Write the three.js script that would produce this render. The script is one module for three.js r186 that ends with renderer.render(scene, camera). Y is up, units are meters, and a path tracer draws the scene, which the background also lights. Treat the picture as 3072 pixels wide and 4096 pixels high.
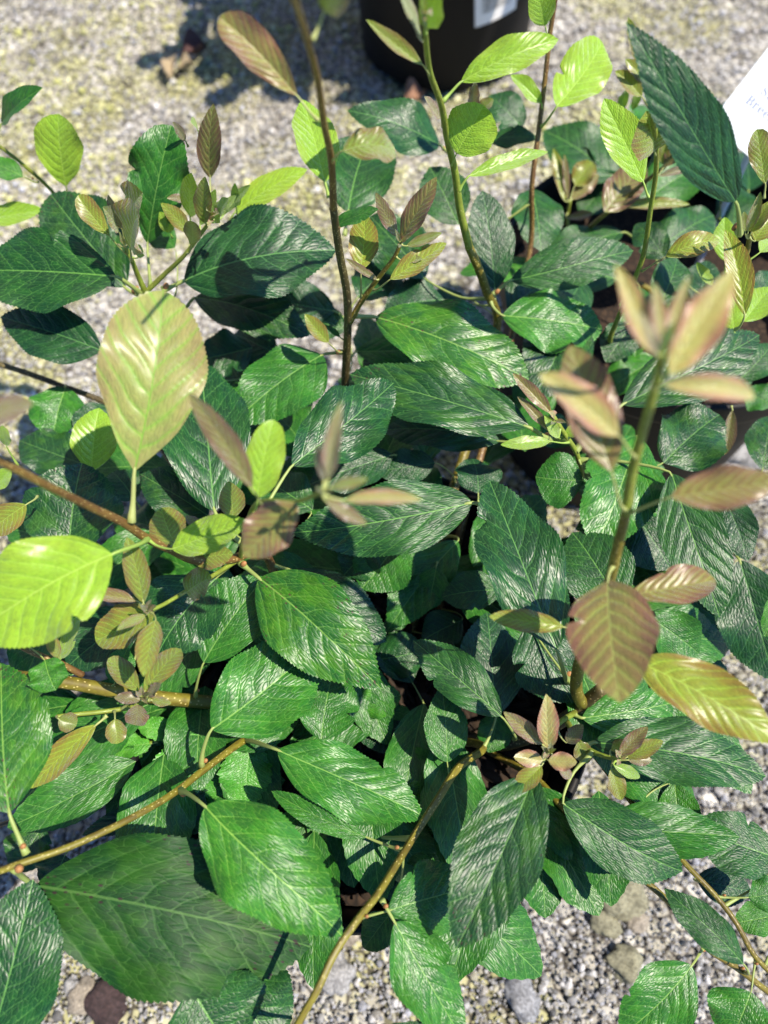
import * as THREE from 'three';
import { Sky } from 'three/addons/objects/Sky.js';
import { mergeGeometries, mergeVertices } from 'three/addons/utils/BufferGeometryUtils.js';

// ---------------------------------------------------------------- camera, sky, sun, exposure
const scene = new THREE.Scene();
const CAM_H = 0.68, PITCH = 62 * Math.PI / 180, F = 2980;            // F: focal length for the 3072 x 4096 photograph
const camera = new THREE.PerspectiveCamera(69, 768 / 1024, 0.02, 60);
camera.position.set(0, CAM_H, 0);
camera.rotation.x = -PITCH;
camera.focus = 0.39;
camera.userData.fStop = 5.5;
camera.updateMatrixWorld(true);

const SUN = new THREE.Vector3(0.44, 0.87, 0.10).normalize();
const sky = new Sky();
sky.name = 'sky'; sky.userData.kind = 'structure';
sky.scale.setScalar(50);
sky.material.uniforms.sunPosition.value.copy(SUN);
sky.material.uniforms.turbidity.value = 6;
sky.material.uniforms.rayleigh.value = 0.7;
sky.material.uniforms.mieCoefficient.value = 0.004;
sky.material.uniforms.cloudCoverage.value = 0.35;
scene.add(sky);
scene.environmentIntensity = 0.12;
const sun = new THREE.DirectionalLight(0xfff1dc, 5);
sun.name = 'sun';
sun.position.copy(SUN).multiplyScalar(6); sun.target.position.set(0, 0.2, -0.4);
sun.castShadow = true; sun.shadow.mapSize.set(4096, 4096);
Object.assign(sun.shadow.camera, { left: -1.6, right: 1.6, top: 1.6, bottom: -1.6, near: 1, far: 12 });
scene.add(sun, sun.target);

const renderer = new THREE.WebGLRenderer({ antialias: true });
renderer.setSize(768, 1024);
renderer.toneMapping = THREE.LinearToneMapping;
renderer.toneMappingExposure = 1.65;
renderer.shadowMap.enabled = true;

// ---------------------------------------------------------------- helpers
let seed = 7;
const rnd = () => { seed = (seed * 1664525 + 1013904223) >>> 0; return seed / 4294967296; };
const rr = (a, b) => a + (b - a) * rnd();
const V = (x, y, z) => new THREE.Vector3(x, y, z);
const clamp = (x, a, b) => Math.min(b, Math.max(a, x));
const mixc = (a, b, t) => [a[0] + (b[0] - a[0]) * t, a[1] + (b[1] - a[1]) * t, a[2] + (b[2] - a[2]) * t];
const sstep = (a, b, x) => { const t = clamp((x - a) / (b - a), 0, 1); return t * t * (3 - 2 * t); };
const hash = (x, y, s) => { let h = Math.imul(x | 0, 374761393) ^ Math.imul(y | 0, 668265263) ^ Math.imul(s | 0, 1442695041); h = Math.imul(h ^ (h >>> 13), 1274126177); return ((h ^ (h >>> 16)) >>> 0) / 4294967296; };
const vnoise = (x, y, s) => {
  const xi = Math.floor(x), yi = Math.floor(y), fx = x - xi, fy = y - yi, u = fx * fx * (3 - 2 * fx), v = fy * fy * (3 - 2 * fy);
  const a = hash(xi, yi, s), b = hash(xi + 1, yi, s), c = hash(xi, yi + 1, s), d = hash(xi + 1, yi + 1, s);
  return a + (b - a) * u + (c - a) * v + (a - b - c + d) * u * v;
};
const fbm = (x, y, s, n = 4) => { let t = 0, a = 0.5; for (let i = 0; i < n; i++) { t += a * vnoise(x, y, s + i); x *= 2.03; y *= 2.03; a *= 0.5; } return t; };
const voro = (x, y, s) => {
  const xi = Math.floor(x), yi = Math.floor(y); let f1 = 9, f2 = 9, id = 0;
  for (let j = -1; j <= 1; j++) for (let i = -1; i <= 1; i++) {
    const cx = xi + i, cy = yi + j, dx = cx + 0.1 + 0.8 * hash(cx, cy, s) - x, dy = cy + 0.1 + 0.8 * hash(cx, cy, s + 1) - y, d = Math.sqrt(dx * dx + dy * dy);
    if (d < f1) { f2 = f1; f1 = d; id = hash(cx, cy, s + 2); } else if (d < f2) f2 = d;
  }
  return [f1, f2, id];
};
// a point of the place: seen in direction (px, py) of the photograph and standing at height h (in 0.8 m units)
const S = 0.8;
const cp = Math.cos(PITCH), sp = Math.sin(PITCH);
function ray(px, py) { const x = (px - 1536) / F, y = -(py - 2048) / F; return V(x, y * cp - sp, -y * sp - cp); }
function pt(px, py, h) { const d = ray(px, py), t = (h * S - CAM_H) / d.y; return d.multiplyScalar(t).add(camera.position); }
const FWD = V(0, -sp, -cp);
const depthOf = (p) => p.clone().sub(camera.position).dot(FWD);

const used = {};
const numbered = (n) => { const k = used[n] = (used[n] ?? -1) + 1; return k ? n + '_' + String(k).padStart(3, '0') : n; };
function tag(o, label, category, group, kind) { o.userData.label = label; o.userData.category = category; if (group) o.userData.group = group; if (kind) o.userData.kind = kind; return o; }
function thing(name, label, category, pos, group) { const o = new THREE.Group(); o.name = numbered(name); o.position.copy(pos); scene.add(o); return tag(o, label, category, group); }
function part(parent, name, g, m) {                                   // geometry given in world axes; moved into the thing's own
  const o = new THREE.Mesh(g, m); o.name = name; o.castShadow = o.receiveShadow = true;
  let p = parent; const off = V(0, 0, 0); while (p && p !== scene) { off.add(p.position); p = p.parent; }
  g.translate(-off.x, -off.y, -off.z);
  parent.add(o); return o;
}
function tex(w, h, fn, srgb = true) {
  const d = new Uint8Array(w * h * 4);
  for (let j = 0; j < h; j++) for (let i = 0; i < w; i++) {
    const c = fn((i + 0.5) / w, (j + 0.5) / h), o = (j * w + i) * 4;
    if (typeof c === 'number') d[o] = d[o + 1] = d[o + 2] = clamp(c, 0, 1) * 255;
    else { d[o] = clamp(c[0], 0, 255); d[o + 1] = clamp(c[1], 0, 255); d[o + 2] = clamp(c[2], 0, 255); }
    d[o + 3] = 255;
  }
  const t = new THREE.DataTexture(d, w, h);
  t.magFilter = THREE.LinearFilter; t.minFilter = THREE.LinearMipmapLinearFilter; t.generateMipmaps = true;
  t.wrapS = t.wrapT = THREE.RepeatWrapping;
  if (srgb) t.colorSpace = THREE.SRGBColorSpace;
  t.needsUpdate = true; return t;
}

// ---------------------------------------------------------------- leaf venation: one function for texture and relief
// x: -1 .. 1 across the widest blade, v: 0 base .. 1 tip
const VEIN = { mature: { n: 7.5, a: 0.27, b: 0.10, cells: 12, m: 2.2 }, young: { n: 8.5, a: 0.25, b: 0.10, cells: 10, m: 2.4 }, weed: { n: 13, a: 0.20, b: 0.02, cells: 8, m: 2 } };
function vein(k, x, v, s) {
  const ax = Math.abs(x), side = x < 0 ? 0.37 : 0;
  const wob = 0.35 * (vnoise(x * 3 + 9, v * 7, s) - 0.5);
  const q = (v - k.a * ax - k.b * ax * ax) * k.n + side + wob;
  const lat = Math.abs(q - Math.round(q)) / k.n;                      // distance to the nearest side vein, in blade lengths
  return { ax, lat, q, inter: Math.abs(Math.sin(Math.PI * q)) };
}
const relief = (k, x, v, s) => { const r = vein(k, x, v, s); return (Math.pow(r.inter, 0.6) - 0.6) * sstep(0, 0.2, r.ax) * sstep(0, 0.1, v) * sstep(1, 0.85, v); };
function leafTex(kname, s, col, opt = {}) {
  const k = VEIN[kname];
  return tex(512, 1024, (uu, v) => {
    const x = uu * 2 - 1, r = vein(k, x, v, s), wx = r.ax * k.cells + 0.5 * (vnoise(x * 9, v * 18, s + 5) - 0.5) + (x < 0 ? 57 : 0), wv = (r.q + 20) * k.m + 0.6 * (vnoise(x * 9, v * 18, s + 6) - 0.5);
    const [f1, f2, id] = voro(wx, wv, s + 11), [g1, g2] = voro(wx * 2.4, wv * 2.4, s + 17), wide = kname === 'young' ? 1.6 : 1;
    const mid = sstep(0.030 - 0.017 * v, 0.006, r.ax), lat = sstep(0.0075 * wide, 0.002, r.lat) * (1 - 0.35 * r.ax), ret = clamp(sstep(0.09, 0.015, f2 - f1) + 0.45 * sstep(0.12, 0.02, g2 - g1), 0, 1);
    return col({ x, v, r, mid, lat, ret, id, f1, n1: fbm(x * 3 + 3, v * 6, s + 21), n2: fbm(x * 12, v * 24, s + 31), s });
  });
}
function leafBump(kname, s) {
  const k = VEIN[kname];
  return tex(512, 1024, (uu, v) => {
    const x = uu * 2 - 1, r = vein(k, x, v, s), wx = r.ax * k.cells + 0.5 * (vnoise(x * 9, v * 18, s + 5) - 0.5) + (x < 0 ? 57 : 0), wv = (r.q + 20) * k.m + 0.6 * (vnoise(x * 9, v * 18, s + 6) - 0.5);
    const [f1, f2] = voro(wx, wv, s + 11);
    const [g1, g2] = voro(wx * 2.4, wv * 2.4, s + 17);
    const mid = sstep(0.07, 0.0, r.ax), lat = sstep(0.02, 0.0, r.lat), ret = sstep(-0.15, 0.62, f2 - f1), fine = sstep(-0.1, 0.6, g2 - g1);
    return clamp(0.25 + 0.7 * ret + 0.04 * fine - 0.4 * mid - 0.45 * lat, 0, 1);
  }, false);
}
const matureCol = (base, patch, veinc, o = {}) => (p) => {
  let c = mixc(base, patch, sstep(o.p0 ?? 0.42, o.p1 ?? 0.66, p.n1));
  c = mixc(c, [c[0] * 0.88, c[1] * 0.9, c[2] * 0.93], sstep(0.35, 0.6, p.n2));
  const k = 0.95 + 0.1 * p.id; c = [c[0] * k, c[1] * k, c[2] * k];
  c = mixc(c, veinc, 0.5 * p.ret); c = mixc(c, veinc, 0.42 * p.lat); c = mixc(c, veinc, 0.8 * p.mid);
  if (o.spots) {
    const [d, , id] = voro(p.x * 11 + 3, p.v * 21, 77 + (o.so ?? 3)); const zone = sstep(0.50, 0.6, fbm(p.x * 2.2 + 5, p.v * 4.4, 91 + (o.so ?? 3)));
    if (id > 0.35) c = mixc(c, [70, 38, 42], 0.85 * zone * sstep(0.20, 0.07, d / (0.3 + id)));
  }
  return c;
};
const youngCol = (green, bronze, veinc, o = {}) => (p) => {
  const edge = sstep(o.e0 ?? 0.35, 0.95, p.r.ax + 0.35 * Math.abs(p.v - 0.5)), between = sstep(0.15, 0.9, p.r.inter) * 0.4;
  let c = mixc(green, bronze, clamp((o.amt ?? 0.5) * (between + 0.8 * p.n1 + (o.base ?? 0)) + (o.edge ?? 0.5) * edge, 0, 1));
  const k = 0.9 + 0.22 * p.n2; c = [c[0] * k, c[1] * k, c[2] * k];
  c = mixc(c, veinc, 0.25 * p.ret); c = mixc(c, veinc, 0.62 * p.lat); return mixc(c, veinc, 0.9 * p.mid);
};
const bumpM = leafBump('mature', 3), bumpY = leafBump('young', 5), bumpW = leafBump('weed', 8);
const T = {
  M: leafTex('mature', 3, matureCol([19, 59, 30], [25, 71, 29], [98, 146, 72])),
  D: leafTex('mature', 3, matureCol([22, 64, 31], [40, 84, 27], [100, 142, 70], { spots: true, p0: 0.5, p1: 0.66, so: 13 })),
  N: leafTex('mature', 3, matureCol([36, 94, 28], [46, 108, 27], [122, 162, 76])),
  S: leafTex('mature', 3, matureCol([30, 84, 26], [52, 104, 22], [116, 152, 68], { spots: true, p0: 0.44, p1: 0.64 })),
  L: leafTex('young', 5, youngCol([138, 192, 20], [168, 160, 44], [176, 214, 80], { amt: 0.22, edge: 0.15 })),
  O: leafTex('young', 5, youngCol([134, 166, 22], [136, 86, 36], [168, 200, 68], { amt: 0.36, edge: 0.45 })),
  B: leafTex('young', 5, youngCol([138, 150, 54], [124, 80, 60], [164, 176, 88], { amt: 0.62, edge: 0.55 })),
  P: leafTex('young', 5, youngCol([146, 178, 72], [164, 136, 94], [128, 178, 50], { amt: 0.6, edge: 0.3 })),
  Q: leafTex('young', 5, youngCol([198, 200, 96], [192, 118, 98], [206, 220, 140], { amt: 0.3, edge: 0.75 })),
  W: leafTex('weed', 8, matureCol([66, 138, 36], [82, 150, 44], [130, 180, 90])),
};
const lmat = (map, bump, bs, o) => new THREE.MeshPhysicalMaterial({ map, bumpMap: bump, bumpScale: bs, side: THREE.DoubleSide, ...o });
const tone = (r, g, b) => new THREE.Color().setRGB(r, g, b);
const LEAFMAT = {};
for (const [k, tones] of Object.entries({ M: [[1, 1, 1], [0.82, 0.86, 1], [1.15, 1.12, 0.9]], N: [[1, 1, 1], [0.8, 0.85, 0.9], [1.12, 1.08, 0.85]], D: [[1, 1, 1], [0.85, 0.88, 0.9]], S: [[1, 1, 1], [0.36, 0.46, 0.55]], W: [[1, 1, 1], [0.7, 0.8, 0.8]] }))  // second S tone: shade of the big bottom-left leaf put into its colour
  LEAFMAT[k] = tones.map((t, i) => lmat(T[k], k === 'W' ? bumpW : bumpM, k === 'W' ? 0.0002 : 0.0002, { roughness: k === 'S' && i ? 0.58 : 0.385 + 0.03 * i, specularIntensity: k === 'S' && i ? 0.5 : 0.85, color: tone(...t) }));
for (const [k, tones] of Object.entries({ L: [[1, 1, 1], [0.9, 0.95, 0.8], [1.1, 1.05, 1]], O: [[1, 1, 1], [0.8, 0.85, 0.8], [1.1, 1.1, 0.9]], B: [[1, 1, 1], [0.85, 0.85, 0.85], [1.12, 1.05, 1]], P: [[1, 1, 1]], Q: [[1, 1, 1], [0.85, 0.85, 0.85]] }))
  LEAFMAT[k] = tones.map((t) => lmat(T[k], bumpY, 0.0003, { roughness: 1, transmission: 0.42, thickness: 0, clearcoat: 0.75, clearcoatRoughness: 0.32, color: tone(...t) }));

// ---------------------------------------------------------------- stems
const barkTex = (base, dark, dots) => tex(256, 512, (u, v) => {
  const n = fbm(u * 8, v * 40, 5), m = fbm(u * 5, v * 3, 9); let c = mixc(base, dark, sstep(0.3, 0.7, 0.5 * n + 0.5 * m));
  const [d, , id] = voro(u * 9, v * 60, 41); if (id > 0.62) c = mixc(c, dots, 0.8 * sstep(0.24, 0.12, d));
  return c;
});
const STEM = {
  olive: new THREE.MeshStandardMaterial({ map: barkTex([118, 112, 34], [88, 76, 26], [206, 192, 130]), roughness: 0.5 }),
  brown: new THREE.MeshStandardMaterial({ map: barkTex([118, 96, 46], [94, 66, 38], [210, 194, 126]), roughness: 0.5 }),
  green: new THREE.MeshStandardMaterial({ map: barkTex([126, 146, 50], [104, 110, 40], [170, 176, 100]), roughness: 0.5 }),
  dark: new THREE.MeshStandardMaterial({ map: barkTex([88, 80, 42], [62, 52, 30], [188, 176, 130]), roughness: 0.55 }),
};
const PET = { M: new THREE.MeshStandardMaterial({ color: tone(0.26, 0.33, 0.09), roughness: 0.5 }), L: new THREE.MeshStandardMaterial({ color: tone(0.28, 0.42, 0.08), roughness: 0.5 }), B: new THREE.MeshStandardMaterial({ color: tone(0.32, 0.36, 0.12), roughness: 0.5 }) };
function tube(points, radii, seg, sides = 8) {
  const curve = new THREE.CatmullRomCurve3(points, false, 'centripetal'), fr = curve.computeFrenetFrames(seg, false), len = curve.getLength();
  const pos = [], uv = [], idx = [], p = V();
  for (let i = 0; i <= seg; i++) {
    const t = i / seg; curve.getPointAt(t, p);
    const ft = t * (radii.length - 1), fi = Math.min(radii.length - 2, Math.floor(ft)), r = radii[fi] + (radii[fi + 1] - radii[fi]) * (ft - fi);
    for (let j = 0; j <= sides; j++) {
      const a = j / sides * Math.PI * 2, n = fr.normals[i].clone().multiplyScalar(Math.cos(a)).addScaledVector(fr.binormals[i], Math.sin(a));
      pos.push(p.x + n.x * r, p.y + n.y * r, p.z + n.z * r); uv.push(j / sides, t * len / 0.16);
    }
  }
  const w = sides + 1;
  for (let i = 0; i < seg; i++) for (let j = 0; j < sides; j++) { const a = i * w + j; idx.push(a, a + w, a + 1, a + 1, a + w, a + w + 1); }
  for (const [row, flip] of [[0, 1], [seg, 0]]) {                     // end caps
    const c = pos.length / 3, q = curve.getPointAt(row / seg); pos.push(q.x, q.y, q.z); uv.push(0.5, row / seg * len / 0.16);
    for (let j = 0; j < sides; j++) { const a = row * w + j; flip ? idx.push(c, a, a + 1) : idx.push(c, a + 1, a); }
  }
  const g = new THREE.BufferGeometry();
  g.setAttribute('position', new THREE.Float32BufferAttribute(pos, 3)); g.setAttribute('uv', new THREE.Float32BufferAttribute(uv, 2)); g.setIndex(idx); g.computeVertexNormals();
  return g;
}
const stemPoints = [];
// pts: [px, py, h] along the stem; d0, d1: thickness in photograph pixels at both ends
function stem(shrub, name, mat, d0, d1, pts, list = stemPoints) {
  const P = pts.map((a) => a.isVector3 ? a : pt(...a)), radii = P.map((p, i) => 0.8 * (d0 + (d1 - d0) * i / (P.length - 1)) / 2 * depthOf(p) / F);
  const c = new THREE.CatmullRomCurve3(P, false, 'centripetal');
  for (let i = 0; i <= 24; i++) list.push(c.getPointAt(i / 24));
  return part(shrub, name, tube(P, radii, Math.max(10, P.length * 7), 9), STEM[mat]);
}

// ---------------------------------------------------------------- leaves
const PROFILE = { e: [0.80, 0.86], o: [0.95, 0.55], l: [0.85, 1.05], r: [0.62, 0.55], w: [0.6, 0.75], a: [0.72, 1.0], u: [1.05, 0.70] };
function profile(sh, v) { const [a, b] = PROFILE[sh], m = a / (a + b), k = Math.pow(m, a) * Math.pow(1 - m, b); return Math.pow(v, a) * Math.pow(1 - v, b) / k; }
const BUD = new THREE.MeshStandardMaterial({ color: tone(0.36, 0.17, 0.06), roughness: 0.6 });
let leafCount = 0; const report = [];
// type, base px, tip px, apparent width px, base height, tip height, options
function leaf(shrub, type, bx, by, tx, ty, w, hb, ht, o = {}) {
  const B = bx.isVector3 ? bx : pt(bx, by, hb), Tp = tx.isVector3 ? tx : pt(tx, ty, ht);
  const i = leafCount++; if (type === 'M' && hash(i, 5, 9) < 0.25) type = 'D';
  const mature = 'MNSDW'.includes(type), kn = type === 'W' ? 'weed' : mature ? 'mature' : 'young', K = VEIN[kn];
  const axis = Tp.clone().sub(B), L = axis.length(); axis.divideScalar(L);
  const C = B.clone().add(Tp).multiplyScalar(0.5), view = C.clone().sub(camera.position).normalize();
  const mu = o.up ?? (mature ? 0.55 : 0.4);
  const hint = V(0, mu, 0).addScaledVector(view, -(1 - mu));
  let n = hint.addScaledVector(axis, -axis.dot(hint)).normalize();
  n.applyAxisAngle(axis, (o.roll ?? rr(-12, 12)) * Math.PI / 180);
  const s = axis.clone().cross(n).normalize();
  const e = view.clone().cross(axis).normalize(), k = Math.max(0.45, Math.abs(s.clone().addScaledVector(view, -s.dot(view)).dot(e)));
  const hw = (mature ? 0.94 : 1) * (o.world ? w / 2 : w / 2 * depthOf(C) / F / k);
  const sh = o.sh ?? (mature ? (type === 'W' ? 'w' : 'e') : 'e');
  const lp = o.res ?? clamp(L / depthOf(C) * F / 7.5, 16, 88), NV = Math.round(lp / 2) * 2, NU = Math.round(clamp(hw * 2 / depthOf(C) * F / 12, 4, 15)) * 2;
  const arch = o.arch ?? (mature ? rr(0.02, 0.07) : rr(-0.03, 0.05)), fold = o.fold ?? (mature ? rr(0.02, 0.16) : rr(0.1, 0.3)), wav = o.wav ?? (mature ? rr(0.08, 0.32) : rr(0.05, 0.22));
  const bend = o.bend ?? rr(-0.03, 0.03), curl = o.curl ?? rr(0, 0.11), wf = rr(1.2, 2.4), ph = rr(0, 6.28), ph2 = rr(1.5, 3), sd = 3 + (type === 'W' ? 5 : mature ? 0 : 2);
  const ra = (mature ? 0.010 : 0.011) * (o.rel ?? 1) * L, twist = (o.twist ?? (mature ? rr(-0.25, 0.25) : rr(-0.55, 0.55))), skew = rr(-0.05, 0.05), asym = rr(-0.06, 0.06);
  const nick = hash(i, 7, 3) < (mature ? 0.4 : 0.15) ? [0.25 + 0.55 * hash(i, 8, 3), 0.015 + 0.02 * hash(i, 9, 3), 0.15 + 0.25 * hash(i, 10, 3), hash(i, 11, 3) < 0.5 ? -1 : 1] : null;   // bitten or torn margin
  const pos = [], uv = [], idx = [], q = V();
  const s2 = V(), n2 = V();
  for (let jv = 0; jv <= NV; jv++) {
    const v = jv / NV, tw = twist * (v - 0.35), pv = profile(sh, clamp(v, 0.0001, 0.9999)), m4 = 4 * v * (1 - v);
    s2.copy(s).multiplyScalar(Math.cos(tw)).addScaledVector(n, Math.sin(tw)); n2.copy(n).multiplyScalar(Math.cos(tw)).addScaledVector(s, -Math.sin(tw));
    for (let ju = 0; ju <= NU; ju++) {
      let u = ju / NU * 2 - 1; const au = Math.abs(u), edge = ju === 0 || ju === NU;
      let x = u * pv; const su = Math.sign(u);
      x += su * 0.03 * au * pv * Math.sin(v * 17 + ph * su + 2);
      let vv = v;
      if (nick && su === nick[3]) x *= 1 - nick[2] * au * au * Math.exp(-(((v - nick[0]) / nick[1]) ** 2));
      if (edge && v > 0.04 && v < 0.97) { if (type === 'W') { x += su * (jv % 4 === 3 ? 0.09 : jv % 4 === 0 ? -0.04 : 0.03); } else if (jv % 2) { x += su * (mature ? 0.026 : 0.02); vv += 0.007; } }
      const xx = x * hw * (1 + asym * su);
      const z = arch * L * m4 - curl * L * v * v * v + fold * Math.abs(xx) - (o.droop ?? 0) * Math.abs(xx) * au + wav * hw * au * au * pv * Math.sin(6.2832 * wf * v + ph + su * ph2) + relief(K, x, v, sd) * ra * (1 - 0.4 * au);
      q.copy(B).addScaledVector(axis, L * (vv + skew * x * x * 0.15)).addScaledVector(s2, xx).addScaledVector(s, bend * L * m4).addScaledVector(n2, z);
      pos.push(q.x, q.y, q.z); uv.push(0.5 + 0.5 * clamp(x * 0.97, -1, 1), v);
    }
  }
  for (let jv = 0; jv < NV; jv++) for (let ju = 0; ju < NU; ju++) { const a = jv * (NU + 1) + ju, b = a + NU + 1; idx.push(a, a + 1, b, a + 1, b + 1, b); }
  const g = new THREE.BufferGeometry();
  g.setAttribute('position', new THREE.Float32BufferAttribute(pos, 3)); g.setAttribute('uv', new THREE.Float32BufferAttribute(uv, 2)); g.setIndex(idx); g.computeVertexNormals();
  if (o.collect) { o.collect.push(g); return; }
  const mats = LEAFMAT[type], m = part(shrub, 'leaf', g, mats[Math.min(mats.length - 1, o.tone ?? Math.floor(rnd() * mats.length))]);
  // petiole
  let A;
  if (o.at) A = o.at.isVector3 ? o.at : pt(o.at[0], o.at[1], o.at[2] ?? hb - 0.005);
  else {
    let best = 1e9; const list = o.stems ?? stemPoints;
    for (const p of list) { const d = p.distanceToSquared(B); if (d < best) { best = d; A = p; } }
    const reach = mature ? 0.055 : 0.03;
    if (Math.sqrt(best) > reach) { A = B.clone().addScaledVector(axis, -0.16 * L); A.y -= 0.12 * L; } else if (Math.sqrt(best) < 0.002) A = B.clone().addScaledVector(axis, -0.004);
  }
  const dl = A.distanceTo(B), M1 = A.clone().lerp(B, 0.5).addScaledVector(axis, -0.1 * dl).add(V(0, -0.06 * dl, 0));
  const pr = clamp(L * 0.014, 0.0005, 0.0014) * (o.pr ?? 1), In = B.clone().addScaledVector(axis, L * 0.05).addScaledVector(n, -pr * 0.4);
  part(m, 'petiole', tube([A, M1, B, In], [pr * 1.9, pr, pr * 0.9, pr * 0.55], 10, 6), PET[mature ? 'M' : type === 'L' ? 'L' : 'B']);
  if (o.at && !o.world && mature) {                                    // axillary bud where the stalk leaves the stem
    const bg = new THREE.SphereGeometry(1, 8, 6), r = pr * 1.35; bg.scale(r, r * 1.7, r); bg.rotateZ(-0.5); bg.translate(A.x + axis.x * 0.003, A.y + 0.0025, A.z + axis.z * 0.003); part(shrub, 'bud', bg, BUD);
  }
  report.push([i, type, Math.round(L * 1000), Math.round(hw * 2000), Math.round(bx), Math.round(by)]);
  return m;
}

// ---------------------------------------------------------------- ground
const gravelTex = tex(1024, 1024, (u, v) => {
  const [f1, f2, id] = voro(u * 90, v * 90, 61), [, , id2] = voro(u * 34, v * 34, 67); const n = fbm(u * 14, v * 14, 71), m = fbm(u * 60, v * 60, 75);
  let c = mixc([146, 144, 142], [206, 205, 202], id); c = mixc(c, [164, 158, 128], 0.35 * id2);
  c = mixc(c, [150, 150, 86], sstep(0.42, 0.62, n) * 0.6); c = mixc(c, [54, 50, 46], sstep(0.5, 0.75, m) * 0.6);
  return mixc([50, 46, 42], c, sstep(0.0, 0.25, f2 - f1));
});
gravelTex.repeat.set(1, 1);
const groundMat = new THREE.MeshStandardMaterial({ map: gravelTex, roughness: 0.95 });
{
  const g = new THREE.PlaneGeometry(14, 14, 1, 1); g.rotateX(-Math.PI / 2); const u = g.attributes.uv; for (let i = 0; i < u.count; i++) u.setXY(i, u.getX(i) * 12, u.getY(i) * 12);
  const far = new THREE.Mesh(g, groundMat); far.name = 'ground'; far.userData.kind = 'structure'; far.receiveShadow = true; far.position.set(0, -0.004, -1.5); scene.add(far);
}
function pebbleGeo(det, s) {
  const g = mergeVertices(new THREE.IcosahedronGeometry(1, det).deleteAttribute('normal').deleteAttribute('uv')), p = g.attributes.position;
  for (let i = 0; i < p.count; i++) {
    const v = V().fromBufferAttribute(p, i), k = 0.5 + 0.6 * vnoise(v.x * 1.9 + s, v.y * 1.9 + v.z * 1.7 + s * 2, s) + 0.35 * vnoise(v.z * 2.3 + s, v.x * 1.5 - v.y * 2 + s, s + 3) + 0.1 * vnoise(v.x * 7, v.y * 7 + v.z * 6, s);
    p.setXYZ(i, v.x * k, v.y * k * 0.7, v.z * k);
  }
  g.computeVertexNormals(); return g;
}
{
  const cols = [[0.40, 0.40, 0.40], [0.48, 0.48, 0.47], [0.26, 0.26, 0.26], [0.60, 0.59, 0.58], [0.40, 0.38, 0.34], [0.17, 0.17, 0.17], [0.44, 0.42, 0.32], [0.38, 0.39, 0.43]];
  const moss = [[0.36, 0.37, 0.14], [0.50, 0.50, 0.24], [0.62, 0.61, 0.38]];
  for (let kind = 0; kind < 3; kind++) {
    const N = [120000, 52000, 6000][kind], sz = [[0.0008, 0.0018], [0.0014, 0.0028], [0.0024, 0.0052]][kind];
    const im = new THREE.InstancedMesh(pebbleGeo(1, 3 + kind), new THREE.MeshStandardMaterial({ roughness: 0.85, flatShading: kind > 0 }), N);
    const M = new THREE.Matrix4(), Q = new THREE.Quaternion(), E = new THREE.Euler(), c = new THREE.Color();
    for (let i = 0; i < N; i++) {
      const far = rnd() < 0.62, z = far ? -0.45 - Math.pow(rnd(), 1.2) * 1.5 : 0.22 - rnd() * 0.75, hwid = 0.34 + Math.max(0, -z) * 0.6, x = rr(-hwid, hwid), r = rr(...sz) * (z < -0.8 ? 0.95 : 0.7);
      Q.setFromEuler(E.set(rr(-0.5, 0.5), rr(0, 6.3), rr(-0.5, 0.5))); M.compose(V(x, r * 0.15, z), Q, V(r * rr(0.8, 1.3), r, r * rr(0.8, 1.2)));
      im.setMatrixAt(i, M);
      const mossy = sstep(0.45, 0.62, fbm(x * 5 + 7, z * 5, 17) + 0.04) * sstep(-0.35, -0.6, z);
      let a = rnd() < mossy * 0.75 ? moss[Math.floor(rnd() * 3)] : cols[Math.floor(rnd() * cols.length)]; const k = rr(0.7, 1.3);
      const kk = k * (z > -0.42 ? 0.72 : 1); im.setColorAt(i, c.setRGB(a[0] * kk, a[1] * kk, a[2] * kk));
    }
    im.name = numbered('gravel'); im.castShadow = im.receiveShadow = true;
    tag(im, ['fine grey grit covering the ground between the pots', 'grey and yellowish gravel scattered over the ground', 'coarse pale pebbles lying among the finer gravel'][kind], 'gravel', null, 'stuff');
    scene.add(im);
  }
}
const stoneMats = [[0.28, 0.27, 0.18], [0.30, 0.31, 0.33], [0.34, 0.30, 0.24], [0.05, 0.03, 0.03], [0.36, 0.36, 0.36]].map((c, i) => new THREE.MeshStandardMaterial({ map: tex(128, 128, (u, v) => { const k = 110 + 150 * fbm(u * 9, v * 9, 33 + i) + 50 * (hash(u * 128, v * 128, 3) - 0.5); return [k, k, k]; }), color: tone(c[0] * 1.5, c[1] * 1.5, c[2] * 1.5), roughness: 0.9 }));
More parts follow.
